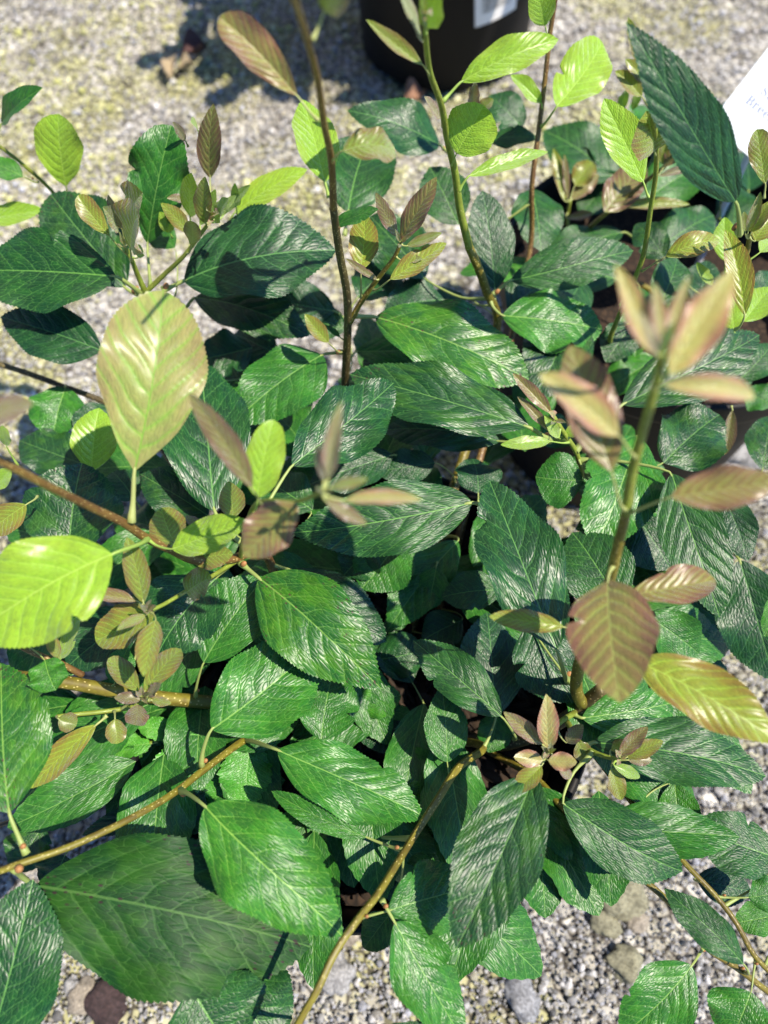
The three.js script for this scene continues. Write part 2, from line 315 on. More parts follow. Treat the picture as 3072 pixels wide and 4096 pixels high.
const stones = [
  [2475, 3560, 0.018, 0, 'largest pale olive stone on the gravel below the right leaves'],
  [2425, 3705, 0.010, 0, 'small olive stone touching the largest stone on the gravel'],
  [2545, 3690, 0.008, 2, 'pinkish tan stone beside the largest stone on the gravel'],
  [2500, 3850, 0.012, 0, 'olive tan stone in the dark gap below the largest stone'],
  [2065, 3860, 0.009, 1, 'grey blue stone on the bright gravel near the bottom'],
  [2085, 4000, 0.013, 1, 'broad smooth grey stone at the bottom edge of the gravel'],
  [430, 4010, 0.015, 3, 'dark maroon pebble in the shade under the bottom left leaf'],
  [325, 3985, 0.010, 2, 'tan stone beside the dark maroon pebble in the shade'],
  [290, 3945, 0.006, 4, 'white chip of stone in the shade at the lower left'],
  [1390, 3690, 0.013, 2, 'pale stone on the gravel left of the bottom stem'],
  [1340, 3890, 0.013, 4, 'whitish stone right beside the bottom stem'],
  [2760, 2590, 0.012, 2, 'tan stone on the gravel gap at the right edge'],
  [2850, 2560, 0.010, 4, 'pale stone in the gravel gap beside the right leaves'],
  [2940, 1810, 0.03, 4, 'pale sunlit rock seen between leaves at the right edge'],
  [2330, 830, 0.015, 2, 'small tan rock behind the upper right shoots'],
];
for (const [px, py, r, m, label] of stones) {
  const g = pebbleGeo(4, 20 + px % 17), p = pt(px, py, 0); const pa = g.attributes.position, uvs = []; for (let i = 0; i < pa.count; i++) uvs.push(pa.getX(i), pa.getZ(i)); g.setAttribute('uv', new THREE.Float32BufferAttribute(uvs, 2));
  const o = new THREE.Mesh(g, stoneMats[m]); o.name = numbered('stone'); o.scale.set(r * 1.1, r * 0.8, r * 0.95); o.rotation.y = px; o.position.set(p.x, r * 0.2, p.z); o.castShadow = o.receiveShadow = true;
  scene.add(tag(o, label, 'stone', 'loose stones on the gravel'));
}

// ---------------------------------------------------------------- pots
const potMat = new THREE.MeshPhysicalMaterial({ color: tone(0.005, 0.005, 0.006), roughness: 0.55, specularIntensity: 0.5, bumpMap: tex(256, 256, (u, v) => 0.5 + 0.3 * fbm(u * 30, v * 30, 3), false), bumpScale: 0.0004 });
const soilMat = new THREE.MeshStandardMaterial({ map: tex(512, 512, (u, v) => { const [f1, f2, id] = voro(u * 40, v * 40, 3); return mixc([22, 16, 12], mixc([40, 29, 21], [62, 48, 36], id), sstep(0, 0.3, f2 - f1)); }), roughness: 1 });
function pot(label, cx, cz, soilY = 0.19) {
  const o = thing('nursery_pot', label, 'pot', V(cx, 0, cz), 'black nursery pots');
  const wall = new THREE.LatheGeometry([[0.0, 0.004], [0.118, 0.0], [0.125, 0.006], [0.138, 0.19], [0.140, 0.194], [0.1475, 0.196], [0.149, 0.2], [0.149, 0.219], [0.1475, 0.222], [0.144, 0.222], [0.142, 0.219], [0.136, 0.19], [0.121, 0.012], [0.0, 0.011]].map((a) => new THREE.Vector2(...a)), 72);
  wall.translate(cx, 0, cz); part(o, 'pot_wall', wall, potMat);
  const g = new THREE.CircleGeometry(0.135, 48, 0, 6.2832); g.rotateX(-Math.PI / 2); g.translate(cx, soilY, cz); part(o, 'soil', g, soilMat);
  return o;
}
const MAIN = V(-0.016, 0, -0.136), SECOND = V(0.248, 0, -0.48);
const mainPot = pot('black plastic pot under the leafy shrub, rim showing at lower left', MAIN.x, MAIN.z);
pot('black plastic pot half hidden behind the leaves at upper right', SECOND.x, SECOND.z);
const backFoot = pt(1785, 372, 0), BACK = V(backFoot.x, 0, backFoot.z - 0.122);
const backPot = pot('black plastic pot with white barcode sticker standing on the gravel behind', BACK.x, BACK.z);
{ // mulch on the soil of the main pot
  const N = 700, im = new THREE.InstancedMesh(pebbleGeo(1, 9), new THREE.MeshStandardMaterial({ roughness: 1 }), N), M = new THREE.Matrix4(), Q = new THREE.Quaternion(), E = new THREE.Euler(), c = new THREE.Color();
  for (let i = 0; i < N; i++) { const a = rr(0, 6.28), r = 0.13 * Math.sqrt(rnd()), s = rr(0.002, 0.006); Q.setFromEuler(E.set(rr(0, 3), rr(0, 6), rr(0, 3))); M.compose(V(Math.cos(a) * r, 0.19 + s * 0.4, Math.sin(a) * r), Q, V(s * 2, s * 0.7, s)); im.setMatrixAt(i, M); const k = rr(0.4, 1.2); im.setColorAt(i, c.setRGB(0.05 * k, 0.032 * k, 0.02 * k)); }
  im.name = 'mulch'; im.userData.kind = 'stuff'; im.castShadow = im.receiveShadow = true; mainPot.add(im);
}
{ // barcode sticker on the pot behind: a curved patch on its wall
  const W = 0.064, H = 0.085, g = new THREE.PlaneGeometry(W, H, 16, 8), p = g.attributes.position, P0 = pt(1945, 40, 0);
  const ang = 9 * Math.PI / 180, th0 = Math.asin(clamp((0.055) / 0.132, -1, 1)), yc = 0.143;
  for (let i = 0; i < p.count; i++) {
    const x = p.getX(i), y = p.getY(i), xr = x * Math.cos(ang) - y * Math.sin(ang), y2 = x * Math.sin(ang) + y * Math.cos(ang), yy = yc + y2, R = 0.125 + (yy - 0.006) / 0.184 * 0.013 + 0.0012, th = th0 + xr / R;
    p.setXYZ(i, BACK.x + R * Math.sin(th), yy, BACK.z + R * Math.cos(th));
  }
  g.computeVertexNormals();
  const c = document.createElement('canvas'); c.width = 384; c.height = 480; const x = c.getContext('2d');
  x.fillStyle = '#f4f4f4'; x.fillRect(0, 0, 384, 480); x.fillStyle = '#222'; let bx = 60; let q = 5; while (bx < 320) { q = (q * 29 + 7) % 31; const w = 2 + q % 4; x.fillRect(bx, 60, w, 335); bx += w + 3 + (q >> 3); }
  const t = new THREE.CanvasTexture(c); t.colorSpace = THREE.SRGBColorSpace;
  part(backPot, 'barcode_sticker', g, new THREE.MeshStandardMaterial({ map: t, roughness: 0.4, side: THREE.DoubleSide }));
}
{ // white plant tag at the right edge
  const P0 = pt(2890, 425, 0.40), pn = V(-0.1, 0.72, 0.68).normalize(), on = (px, py) => { const d = ray(px, py); return d.multiplyScalar(P0.clone().sub(camera.position).dot(pn) / d.dot(pn)).add(camera.position); };
  const up = on(3090, 168).sub(P0).normalize(), nrm = pn, right = up.clone().cross(nrm).normalize(), C0 = P0.clone().addScaledVector(up, 0.075);
  const W = 0.075, H = 0.16, D = 0.0009;
  const c = document.createElement('canvas'); c.width = 480; c.height = 1024; const x = c.getContext('2d');
  x.fillStyle = '#d3dbe2'; x.fillRect(0, 0, 480, 1024); x.fillStyle = '#66718f'; x.font = 'bold 60px serif'; x.fillText('Street', 104, 788); x.fillText('Breeze S', 72, 856);
  const t = new THREE.CanvasTexture(c); t.colorSpace = THREE.SRGBColorSpace;
  const g = new THREE.BoxGeometry(W, H, D);
  const m = new THREE.Matrix4().makeBasis(right, up, nrm).setPosition(C0.clone().addScaledVector(right, W / 2).addScaledVector(up, -0.01)); g.applyMatrix4(m);
  const base = C0.clone().addScaledVector(right, W / 2).addScaledVector(up, -0.01 - H / 2);
  const tg = thing('plant_tag', 'white plastic plant tag with dark print at the right edge', 'plant tag', V(base.x, 0, base.z));
  part(tg, 'card', g, new THREE.MeshPhysicalMaterial({ map: t, roughness: 0.45 }));
  const foot = V(base.x + 0.0, 0.002, base.z + 0.02);
  part(tg, 'stake', tube([base.clone().addScaledVector(up, 0.01).addScaledVector(nrm, -0.003), base.clone().lerp(foot, 0.5), foot], [0.003, 0.003, 0.002], 8, 6), new THREE.MeshStandardMaterial({ color: tone(0.7, 0.72, 0.74), roughness: 0.5 }));
}

// ---------------------------------------------------------------- the shrubs
const shrub = thing('leafy_shrub', 'bushy shrub with glossy dark leaves and bronze young shoots in the nearest pot', 'shrub', V(MAIN.x, 0.19, MAIN.z));
const shrub2 = thing('leafy_shrub', 'smaller shrub with pinkish buds and a big dark leaf at upper right', 'shrub', V(SECOND.x, 0.19, SECOND.z));
const CROWN = V(MAIN.x, 0.185, MAIN.z), CROWN2 = V(SECOND.x, 0.185, SECOND.z);
const st = (...a) => stem(shrub, 'stem', ...a), l = (...a) => leaf(shrub, ...a);
const st2pts = []; const st2 = (mat, d0, d1, p) => stem(shrub2, 'stem', mat, d0, d1, p, st2pts), l2 = (t, bx, by, tx, ty, w, hb, ht, o = {}) => leaf(shrub2, t, bx, by, tx, ty, w, hb, ht, { stems: st2pts, ...o });
//STEMS
// tall shoot with lenticels, left of centre
st('dark', 56, 40, [CROWN.clone().add(V(0.0, 0, -0.01)), [1382, 1560, 0.34], [1382, 1499, 0.36], [1391, 1333, 0.415], [1388, 1178, 0.46], [1360, 1024, 0.50], [1333, 833, 0.55]]);
st('brown', 38, 34, [[1334, 843, 0.5476], [1326, 648, 0.59], [1296, 494, 0.625], [1271, 321, 0.655], [1228, 154, 0.685], [1178, 0, 0.715], [1130, -160, 0.74]]);
st('olive', 30, 20, [[1400, 1290, 0.43], [1440, 1215, 0.445], [1500, 1130, 0.465], [1580, 1024, 0.49], [1602, 975, 0.50]]);
// second tall shoot
st('olive', 60, 44, [CROWN.clone().add(V(0.03, 0, -0.02)), [1990, 1290, 0.36], [1950, 1178, 0.40], [1919, 1086, 0.43], [1876, 988, 0.455]]);
st('green', 42, 26, [[1877, 992, 0.454], [1839, 833, 0.49], [1820, 691, 0.52], [1789, 556, 0.55], [1765, 420, 0.58], [1721, 296, 0.605], [1703, 154, 0.635], [1700, 90, 0.65], [1696, -20, 0.67]]);
// third shoot behind
st('brown', 46, 24, [CROWN.clone().add(V(0.05, 0, -0.03)), [2120, 1000, 0.36], [2128, 741, 0.42], [2159, 494, 0.46], [2181, 309, 0.49], [2202, 123, 0.52], [2221, 0, 0.54], [2230, -100, 0.56]]);
// left back: pair of shoots meeting behind the big lime leaf
st('dark', 44, 34, [CROWN.clone().add(V(-0.03, 0, -0.02)), [760, 1360, 0.36], [600, 1190, 0.41], [575, 1166, 0.415]]);
st('green', 30, 22, [[585, 1176, 0.413], [555, 1110, 0.43], [525, 1035, 0.45], [500, 985, 0.46]]);
st('green', 26, 18, [[580, 1172, 0.413], [660, 1095, 0.43], [735, 1024, 0.45], [800, 940, 0.468], [850, 870, 0.48]]);
// far-left thin shoot
st('green', 22, 18, [[330, 1180, 0.33], [290, 900, 0.37], [216, 775, 0.395], [100, 665, 0.425], [0, 587, 0.445], [-90, 530, 0.46]]);
st('dark', 34, 28, [CROWN.clone().add(V(-0.04, 0, 0)), [560, 1690, 0.30], [395, 1598, 0.31], [250, 1545, 0.32], [111, 1493, 0.33], [-60, 1440, 0.34]]);
// near blurred shoot, left
st('brown', 60, 46, [CROWN.clone().add(V(-0.04, 0, 0.02)), [1060, 2215, 0.36], [926, 2236, 0.40], [780, 2240, 0.42], [679, 2196, 0.445], [586, 2153, 0.465], [494, 2091, 0.49], [370, 2032, 0.515], [154, 1925, 0.56], [0, 1845, 0.585], [-120, 1790, 0.60]]);
st('green', 26, 22, [[960, 2236, 0.39], [990, 2090, 0.47], [1030, 2012, 0.51], [1191, 2005, 0.56], [1289, 1968, 0.60]]);
st('green', 26, 20, [[950, 2240, 0.39], [864, 2295, 0.405], [747, 2363, 0.425], [640, 2425, 0.44], [592, 2443, 0.445]]);
// thick branch to the left edge
st('olive', 72, 68, [CROWN.clone().add(V(-0.05, 0, 0.03)), [1010, 2850, 0.285], [852, 2813, 0.31], [679, 2795, 0.33], [494, 2770, 0.35], [247, 2727, 0.375], [0, 2702, 0.40], [-150, 2690, 0.41]]);
st('green', 26, 22, [[600, 2795, 0.345], [537, 2826, 0.36], [432, 2844, 0.37], [300, 2858, 0.375], [228, 2866, 0.38]]);
st('brown', 34, 26, [[330, 2700, 0.37], [241, 2653, 0.385], [105, 2597, 0.40], [20, 2540, 0.42]]);
// arching stem at lower left
st('olive', 40, 34, [CROWN.clone().add(V(-0.03, 0, 0.05)), [1150, 2900, 0.27], [1024, 2935, 0.30], [957, 2974, 0.32], [802, 3090, 0.345], [679, 3183, 0.365], [494, 3288, 0.385], [278, 3387, 0.40], [80, 3455, 0.41], [-100, 3520, 0.41]]);
st('dark', 26, 22, [[700, 2985, 0.25], [512, 3072, 0.24], [370, 3134, 0.23], [185, 3239, 0.22], [0, 3300, 0.21], [-100, 3330, 0.2]]);
// stem to the bottom edge
st('olive', 50, 38, [CROWN.clone().add(V(0.03, 0, 0.04)), [1930, 2985, 0.30], [1826, 3078, 0.335], [1752, 3195, 0.345], [1660, 3337, 0.35], [1579, 3467, 0.37], [1505, 3584, 0.385], [1431, 3677, 0.395], [1339, 3813, 0.40], [1271, 3955, 0.40], [1197, 4084, 0.395], [1140, 4190, 0.39]]);
// thick right branch with a cut stub, and the near blurred shoot that rises from it
st('dark', 74, 66, [CROWN.clone().add(V(0.05, 0, 0.03)), [1950, 2975, 0.255], [2080, 2960, 0.28], [2233, 2893, 0.31], [2340, 2810, 0.335], [2412, 2752, 0.355]]);
st('olive', 64, 52, [[2330, 2815, 0.335], [2307, 2770, 0.36], [2313, 2678, 0.40], [2360, 2520, 0.45], [2443, 2307, 0.505], [2468, 2202, 0.53], [2505, 2048, 0.56]]);
st('green', 56, 46, [[2504, 2055, 0.559], [2523, 1919, 0.58], [2560, 1764, 0.605], [2603, 1610, 0.625], [2640, 1468, 0.645], [2645, 1400, 0.655]]);
st('green', 30, 22, [[2300, 2850, 0.33], [2230, 2900, 0.36], [2196, 2990, 0.385]]);
st('green', 30, 24, [[2270, 2890, 0.33], [2320, 2970, 0.345], [2381, 3011, 0.355], [2470, 3040, 0.365]]);
st('green', 30, 22, [[2330, 1900, 0.35], [2300, 1800, 0.385], [2262, 1742, 0.40], [2214, 1666, 0.42]]);
// two stems to the lower right corner
st('olive', 38, 30, [CROWN.clone().add(V(0.07, 0, 0.04)), [2150, 3120, 0.27], [2245, 3226, 0.285], [2418, 3405, 0.30], [2579, 3523, 0.305], [2696, 3627, 0.305], [2789, 3726, 0.30], [2826, 3788, 0.298], [2943, 3868, 0.29], [3072, 3967, 0.28], [3150, 4030, 0.27]]);
st('olive', 30, 26, [[2330, 2960, 0.29], [2560, 3250, 0.31], [2752, 3467, 0.32], [2863, 3584, 0.32], [2943, 3689, 0.32], [3011, 3813, 0.315], [3072, 3881, 0.31], [3160, 3960, 0.30]]);
// right shrub
st2('green', 36, 26, [CROWN2.clone(), [2440, 1360, 0.36], [2492, 1228, 0.40], [2536, 1123, 0.43], [2573, 1024, 0.455], [2603, 833, 0.50], [2622, 710, 0.525], [2626, 593, 0.55], [2612, 444, 0.58], [2604, 325, 0.60]]);
st2('olive', 34, 20, [CROWN2.clone(), [2300, 980, 0.30], [2362, 907, 0.33], [2573, 734, 0.38], [2665, 660, 0.40], [2700, 610, 0.42]]);
st2('olive', 40, 26, [CROWN2.clone(), [2900, 1180, 0.40], [2975, 1060, 0.46], [3000, 950, 0.49]]);
st2('green', 22, 16, [[2290, 990, 0.29], [2270, 880, 0.31], [2280, 805, 0.33]]);

//LEAVES main shrub, back left
l('L', 265, 747, 225, 472, 178, 0.41, 0.47, { at: [262, 815, 0.38], sh: 'o', up: 0.2, fold: 0.1, tone: 0 });
l('N', 6, 494, 159, 346, 72, 0.46, 0.50, { fold: 0.4 });
l('N', 93, 707, -60, 640, 90, 0.43, 0.44, { at: [152, 728, 0.41] });
l('L', -90, 880, 167, 833, 78, 0.39, 0.40, { tone: 1 });
l('M', 500, 1150, 195, 768, 340, 0.40, 0.43, { at: [560, 1178, 0.40], wav: 0.2, arch: 0.06, roll: -6 });
l('N', 590, 975, 670, 515, 245, 0.42, 0.50, { wav: 0.3, fold: 0.25, sh: 'o', roll: 8, tone: 1 });
l('B', 840, 712, 852, 441, 95, 0.46, 0.52, { at: [836, 860, 0.46], fold: 0.3 });
l('B', 742, 562, 697, 492, 36, 0.49, 0.51); l('L', 795, 535, 770, 485, 32, 0.49, 0.51);
l('O', 438, 944, 312, 781, 84, 0.475, 0.50, { at: [508, 1015, 0.452], sh: 'o' });
l('O', 472, 920, 424, 833, 52, 0.475, 0.51); l('B', 488, 918, 435, 796, 42, 0.475, 0.515); l('O', 518, 885, 549, 775, 72, 0.47, 0.51, { sh: 'o' });
l('O', 522, 996, 537, 856, 112, 0.475, 0.525, { sh: 'o', at: [524, 1040, 0.45], tone: 2 }); l('L', 552, 1030, 558, 978, 40, 0.455, 0.47);
l('L', 760, 868, 765, 691, 74, 0.45, 0.50); l('O', 820, 892, 820, 708, 72, 0.48, 0.52, { fold: 0.4 }); l('L', 858, 885, 902, 794, 42, 0.48, 0.51); l('L', 870, 860, 940, 782, 40, 0.48, 0.50);
l('L', 945, 825, 938, 738, 40, 0.46, 0.49); l('B', 768, 803, 670, 790, 34, 0.46, 0.47); l('O', 756, 930, 652, 818, 66, 0.45, 0.48); l('L', 800, 900, 860, 760, 50, 0.47, 0.50); l('L', 905, 850, 1000, 740, 40, 0.46, 0.49);
l('O', 765, 984, 765, 884, 66, 0.47, 0.50, { sh: 'o', at: [745, 1012, 0.452] }); l('L', 680, 930, 640, 850, 60, 0.43, 0.45); l('N', 700, 990, 600, 900, 120, 0.40, 0.40);
l('L', 940, 850, 1222, 668, 100, 0.42, 0.45, { tone: 2, arch: 0.02 });
l('B', 1190, 385, 880, 58, 150, 0.63, 0.66, { at: [1273, 483, 0.623], wav: 0.3, fold: 0.5, sh: 'o', up: 0.3 });
l('L', 1300, 728, 1212, 393, 165, 0.565, 0.58, { at: [1316, 790, 0.558], fold: 0.15, up: 0.1, roll: 20, tone: 1 });
l('O', 1296, 43, 1372, -150, 150, 0.69, 0.71, { at: [1250, 160, 0.683], sh: 'r' });
l('O', 1372, 602, 1592, 590, 120, 0.605, 0.60, { at: [1330, 645, 0.59], arch: 0.16, sh: 'r', up: 0.05, roll: -30, fold: 0.1, curl: 0.15 });
l('M', 1759, 580, 1404, 420, 185, 0.40, 0.44, { at: [1790, 605, 0.39], arch: 0.08, rel: 0.4, tone: 0, sh: 'a' });
l('M', 1392, 850, 1490, 540, 320, 0.40, 0.41, { wav: 0.2, tone: 2 });
l('M', 735, 1123, 1340, 985, 345, 0.425, 0.44, { at: [648, 1160, 0.42], wav: 0.14, arch: 0.07, roll: -8, tone: 1 });
// shoot left of the tall stem, mid
l('B', 1592, 948, 1508, 778, 58, 0.50, 0.53); l('B', 1604, 965, 1740, 716, 88, 0.505, 0.55, { fold: 0.3 }); l('O', 1625, 984, 1764, 926, 42, 0.50, 0.51);
l('O', 1561, 1117, 1786, 969, 84, 0.485, 0.50, { at: [1493, 1160, 0.462] }); l('O', 1604, 1040, 1692, 1036, 32, 0.49, 0.495);
l('O', 1444, 1080, 1456, 850, 120, 0.475, 0.50, { at: [1446, 1190, 0.45], up: 0.2, tone: 2 }); l('N', 1333, 910, 1510, 833, 62, 0.52, 0.535, { at: [1336, 930, 0.52] });
l('B', 1510, 1120, 1382, 1033, 30, 0.47, 0.49, { fold: 0.5 });
l('O', 1314, 1370, 1222, 1258, 64, 0.42, 0.44, { at: [1372, 1405, 0.39] }); l('N', 1362, 1350, 1280, 1285, 26, 0.41, 0.42);
// second tall shoot
l('O', 1691, 259, 1478, 74, 54, 0.615, 0.64, { at: [1727, 305, 0.60], fold: 0.6 }); l('O', 1691, 162, 1632, -20, 54, 0.635, 0.67); l('L', 1709, 113, 1755, -40, 100, 0.645, 0.67, { fold: 0.3, up: 0.1 }); l('L', 1700, 120, 1688, -40, 26, 0.645, 0.68);
l('L', 1845, 327, 2236, 154, 128, 0.59, 0.605, { at: [1772, 405, 0.582], arch: 0.08, tone: 0, up: 0.5 });
l('L', 1827, 613, 1935, 425, 205, 0.545, 0.57, { at: [1806, 660, 0.526], sh: 'r', fold: 0.25, up: 0.1, tone: 1, curl: 0.1 });
l('L', 1876, 704, 2198, 593, 66, 0.515, 0.52, { at: [1835, 765, 0.505], fold: 0.3 });
l('B', 1765, 472, 1716, 384, 34, 0.50, 0.53); l('B', 1894, 436, 1901, 332, 46, 0.48, 0.51); l('O', 1915, 445, 1972, 396, 52, 0.47, 0.48);
l('M', 2092, 512, 1962, 372, 150, 0.38, 0.40, { rel: 0.4 }); l('M', 1945, 562, 2152, 553, 78, 0.40, 0.41);
l('M', 1835, 898, 1720, 662, 210, 0.385, 0.41, { rel: 0.6 }); l('M', 1980, 1160, 1930, 762, 200, 0.385, 0.43, { rel: 0.6, tone: 1 }); l('M', 1700, 1115, 1475, 850, 230, 0.38, 0.40); l('M', 1620, 1110, 1690, 900, 130, 0.37, 0.39);
l('M', 2042, 1122, 2545, 985, 195, 0.40, 0.415, { at: [1968, 1182, 0.39], tone: 2 });
l('M', 2128, 756, 2172, 990, 205, 0.37, 0.36, { rel: 0.5 });
// third shoot
l('L', 2181, 103, 2140, -90, 110, 0.525, 0.56); l('L', 2227, 426, 2414, 165, 195, 0.485, 0.50, { at: [2162, 508, 0.457], sh: 'r', tone: 0, up: 0.15 }); l('L', 2165, 413, 2046, 294, 62, 0.475, 0.49, { fold: 0.5 });
// left flank
l('M', 463, 1105, -110, 1080, 330, 0.445, 0.43, { at: [560, 1175, 0.415], wav: 0.16, tone: 2 }); l('M', 405, 1402, -15, 1262, 235, 0.39, 0.40, { sh: 'a', tone: 1 }); l('M', 780, 1190, 1235, 1340, 215, 0.385, 0.38, { tone: 1 });
l('P', 537, 1888, 650, 1152, 405, 0.51, 0.565, { at: [525, 2088, 0.49], up: 0.25, fold: 0.1, arch: 0.05, sh: 'u', roll: 0 });
l('B', 1008, 1952, 752, 1573, 108, 0.56, 0.60, { at: [1040, 2005, 0.515], fold: 0.35 });
l('N', 262, 1550, 212, 1745, 215, 0.34, 0.33, { sh: 'r', tone: 0 }); l('L', 366, 1885, 396, 1630, 172, 0.37, 0.39, { tone: 1 });
l('B', -80, 1665, 135, 1615, 110, 0.62, 0.63); l('L', 25, 1782, 8, 1708, 48, 0.44, 0.46, { at: [70, 1860, 0.42] });
l('M', 858, 2045, 800, 1425, 370, 0.39, 0.40, { wav: 0.2, roll: 5 }); l('N', 1289, 1419, 925, 1695, 285, 0.385, 0.38, { at: [1368, 1408, 0.39], sh: 'a' });
l('M', 275, 2225, 322, 1846, 390, 0.38, 0.40, { roll: -5 }); l('M', 835, 2065, 560, 1895, 210, 0.36, 0.37); l('M', 330, 1855, 75, 1760, 200, 0.33, 0.33, { tone: 1 });
l('O', 105, 2018, -60, 2140, 115, 0.43, 0.42, { at: [150, 1985, 0.42] }); l('L', 45, 1872, -30, 1960, 64, 0.42, 0.41); l('O', 935, 2072, 913, 1925, 104, 0.45, 0.47);
// centre
l('S', 1502, 1268, 2122, 1502, 300, 0.415, 0.405, { at: [1402, 1262, 0.42], tone: 0, arch: 0.07 });
l('M', 2116, 1709, 1398, 1492, 255, 0.415, 0.41, { at: [2200, 1760, 0.39], roll: 4, arch: 0.06, tone: 0 });
l('M', 1168, 1862, 1575, 1530, 290, 0.425, 0.42, { wav: 0.32, tone: 0 });
l('M', 1888, 2011, 1158, 2134, 310, 0.405, 0.40, { at: [1960, 2040, 0.38], tone: 2, sh: 'a' });
l('M', 2000, 1765, 1525, 1705, 175, 0.365, 0.36); l('M', 1913, 1974, 1894, 1826, 190, 0.36, 0.36, { tone: 1 }); l('N', 1425, 1405, 1805, 1385, 165, 0.37, 0.37, { tone: 1 }); l('M', 1250, 2040, 1040, 1900, 200, 0.37, 0.37);
l('Q', 1314, 1915, 1361, 1622, 70, 0.60, 0.64, { fold: 0.4, sh: 'l' }); l('B', 1296, 1922, 1269, 1788, 42, 0.60, 0.62); l('O', 1326, 1950, 1470, 1915, 50, 0.60, 0.605); l('B', 1302, 2000, 1470, 2098, 58, 0.60, 0.59); l('Q', 1380, 2003, 1692, 2000, 64, 0.595, 0.60, { sh: 'l', at: [1289, 1975, 0.60] });
l('B', 1188, 2012, 972, 2228, 190, 0.56, 0.545, { sh: 'e', fold: 0.1 }); l('L', 1032, 1990, 1094, 1680, 152, 0.525, 0.55, { sh: 'r', at: [1012, 2048, 0.49], tone: 0, up: 0.2 });
// right, behind the near shoot
l('N', 2010, 1262, 2418, 1312, 245, 0.39, 0.38, { tone: 0 }); l('M', 2292, 1262, 2138, 1585, 290, 0.375, 0.37, { tone: 2 }); l('M', 2540, 1290, 2425, 1445, 160, 0.36, 0.35); l('M', 2490, 1618, 3062, 1326, 270, 0.40, 0.42, { wav: 0.16, tone: 1 });
l('M', 2655, 1852, 2880, 1655, 300, 0.37, 0.37, { tone: 2, rel: 0.5 }); l('N', 2552, 1745, 2392, 2195, 325, 0.375, 0.37, { tone: 0 }); l('N', 2332, 1922, 2142, 1906, 235, 0.375, 0.37, { tone: 1 });
l('B', 2208, 1655, 2052, 1492, 54, 0.425, 0.44, { fold: 0.5 }); l('B', 2192, 1722, 2072, 1584, 40, 0.415, 0.43, { fold: 0.5 }); l('L', 2202, 1766, 2008, 1775, 54, 0.41, 0.415, { at: [2275, 1770, 0.395] }); l('L', 2233, 1752, 2184, 1664, 42, 0.41, 0.43); l('L', 2260, 1740, 2330, 1700, 50, 0.40, 0.41);
l('B', 2930, 1640, 2900, 1822, 50, 0.36, 0.33, { fold: 0.5 }); l('M', 2955, 1525, 3095, 1370, 140, 0.36, 0.37); l('M', 3050, 1880, 3090, 1650, 160, 0.33, 0.34); l('N', 2980, 1560, 3090, 1620, 120, 0.31, 0.31);
// near shoot on the right
l('Q', 2616, 1420, 2472, 1052, 100, 0.655, 0.675, { fold: 0.35, sh: 'l', up: 0.3, twist: 0, tone: 0 }); l('Q', 2640, 1380, 2614, 1126, 58, 0.66, 0.675, { sh: 'l', tone: 0 }); l('Q', 2664, 1390, 2753, 1095, 64, 0.66, 0.675, { fold: 0.4, sh: 'l', tone: 0 }); l('Q', 2680, 1500, 2956, 1066, 170, 0.65, 0.675, { fold: 0.3, tone: 0, up: 0.3, twist: 0, roll: 15, at: [2643, 1480, 0.645], sh: 'l' }); l('L', 2640, 1410, 2690, 1290, 40, 0.66, 0.68); l('Q', 2630, 1420, 2560, 1250, 50, 0.66, 0.685, { sh: 'l' });
l('Q', 2655, 1538, 3032, 1590, 100, 0.645, 0.64, { arch: 0.14, fold: 0.4, at: [2622, 1555, 0.632] }); l('Q', 2474, 1742, 2163, 1492, 145, 0.62, 0.64, { at: [2545, 1830, 0.595], fold: 0.35, tone: 1 }); l('B', 2446, 1885, 2293, 1362, 215, 0.60, 0.62, { at: [2506, 2040, 0.56], tone: 1 });
l('B', 2684, 1988, 3125, 1925, 170, 0.585, 0.60, { at: [2510, 2058, 0.558], tone: 2, fold: 0.25 }); l('B', 2431, 2322, 2476, 2785, 345, 0.525, 0.54, { at: [2455, 2260, 0.518], sh: 'e', tone: 0, up: 0.35, fold: 0.12, twist: 0.1 });
l('B', 2510, 2378, 2862, 2318, 152, 0.50, 0.505, { at: [2430, 2350, 0.495], sh: 'o', tone: 2 }); l('O', 2540, 2640, 3120, 2965, 235, 0.47, 0.475, { at: [2340, 2590, 0.43], tone: 2, fold: 0.1 }); l('O', 2254, 2507, 1960, 2466, 90, 0.47, 0.475, { at: [2345, 2555, 0.44] });
// left clusters
l('L', 448, 2217, -170, 2575, 400, 0.505, 0.49, { at: [590, 2155, 0.464], sh: 'a', tone: 0, fold: 0.1 });
l('L', 688, 2196, 992, 2085, 142, 0.47, 0.49, { tone: 0 }); l('O', 697, 2172, 648, 2038, 144, 0.45, 0.47, { sh: 'r', tone: 1 }); l('B', 812, 2112, 742, 2063, 44, 0.42, 0.43); l('O', 770, 2240, 930, 2215, 110, 0.415, 0.42, { tone: 1 });
l('O', 574, 2412, 511, 2152, 96, 0.455, 0.48, { fold: 0.35, tone: 1 }); l('B', 549, 2404, 330, 2368, 54, 0.45, 0.455, { fold: 0.4 }); l('O', 617, 2444, 374, 2562, 158, 0.435, 0.43, { sh: 'r', tone: 1 }); l('O', 582, 2460, 468, 2515, 44, 0.455, 0.465, { tone: 2 }); l('O', 623, 2480, 574, 2704, 96, 0.455, 0.465, { tone: 0, fold: 0.3 }); l('O', 745, 2370, 842, 2308, 122, 0.435, 0.45, { sh: 'r', tone: 1 });
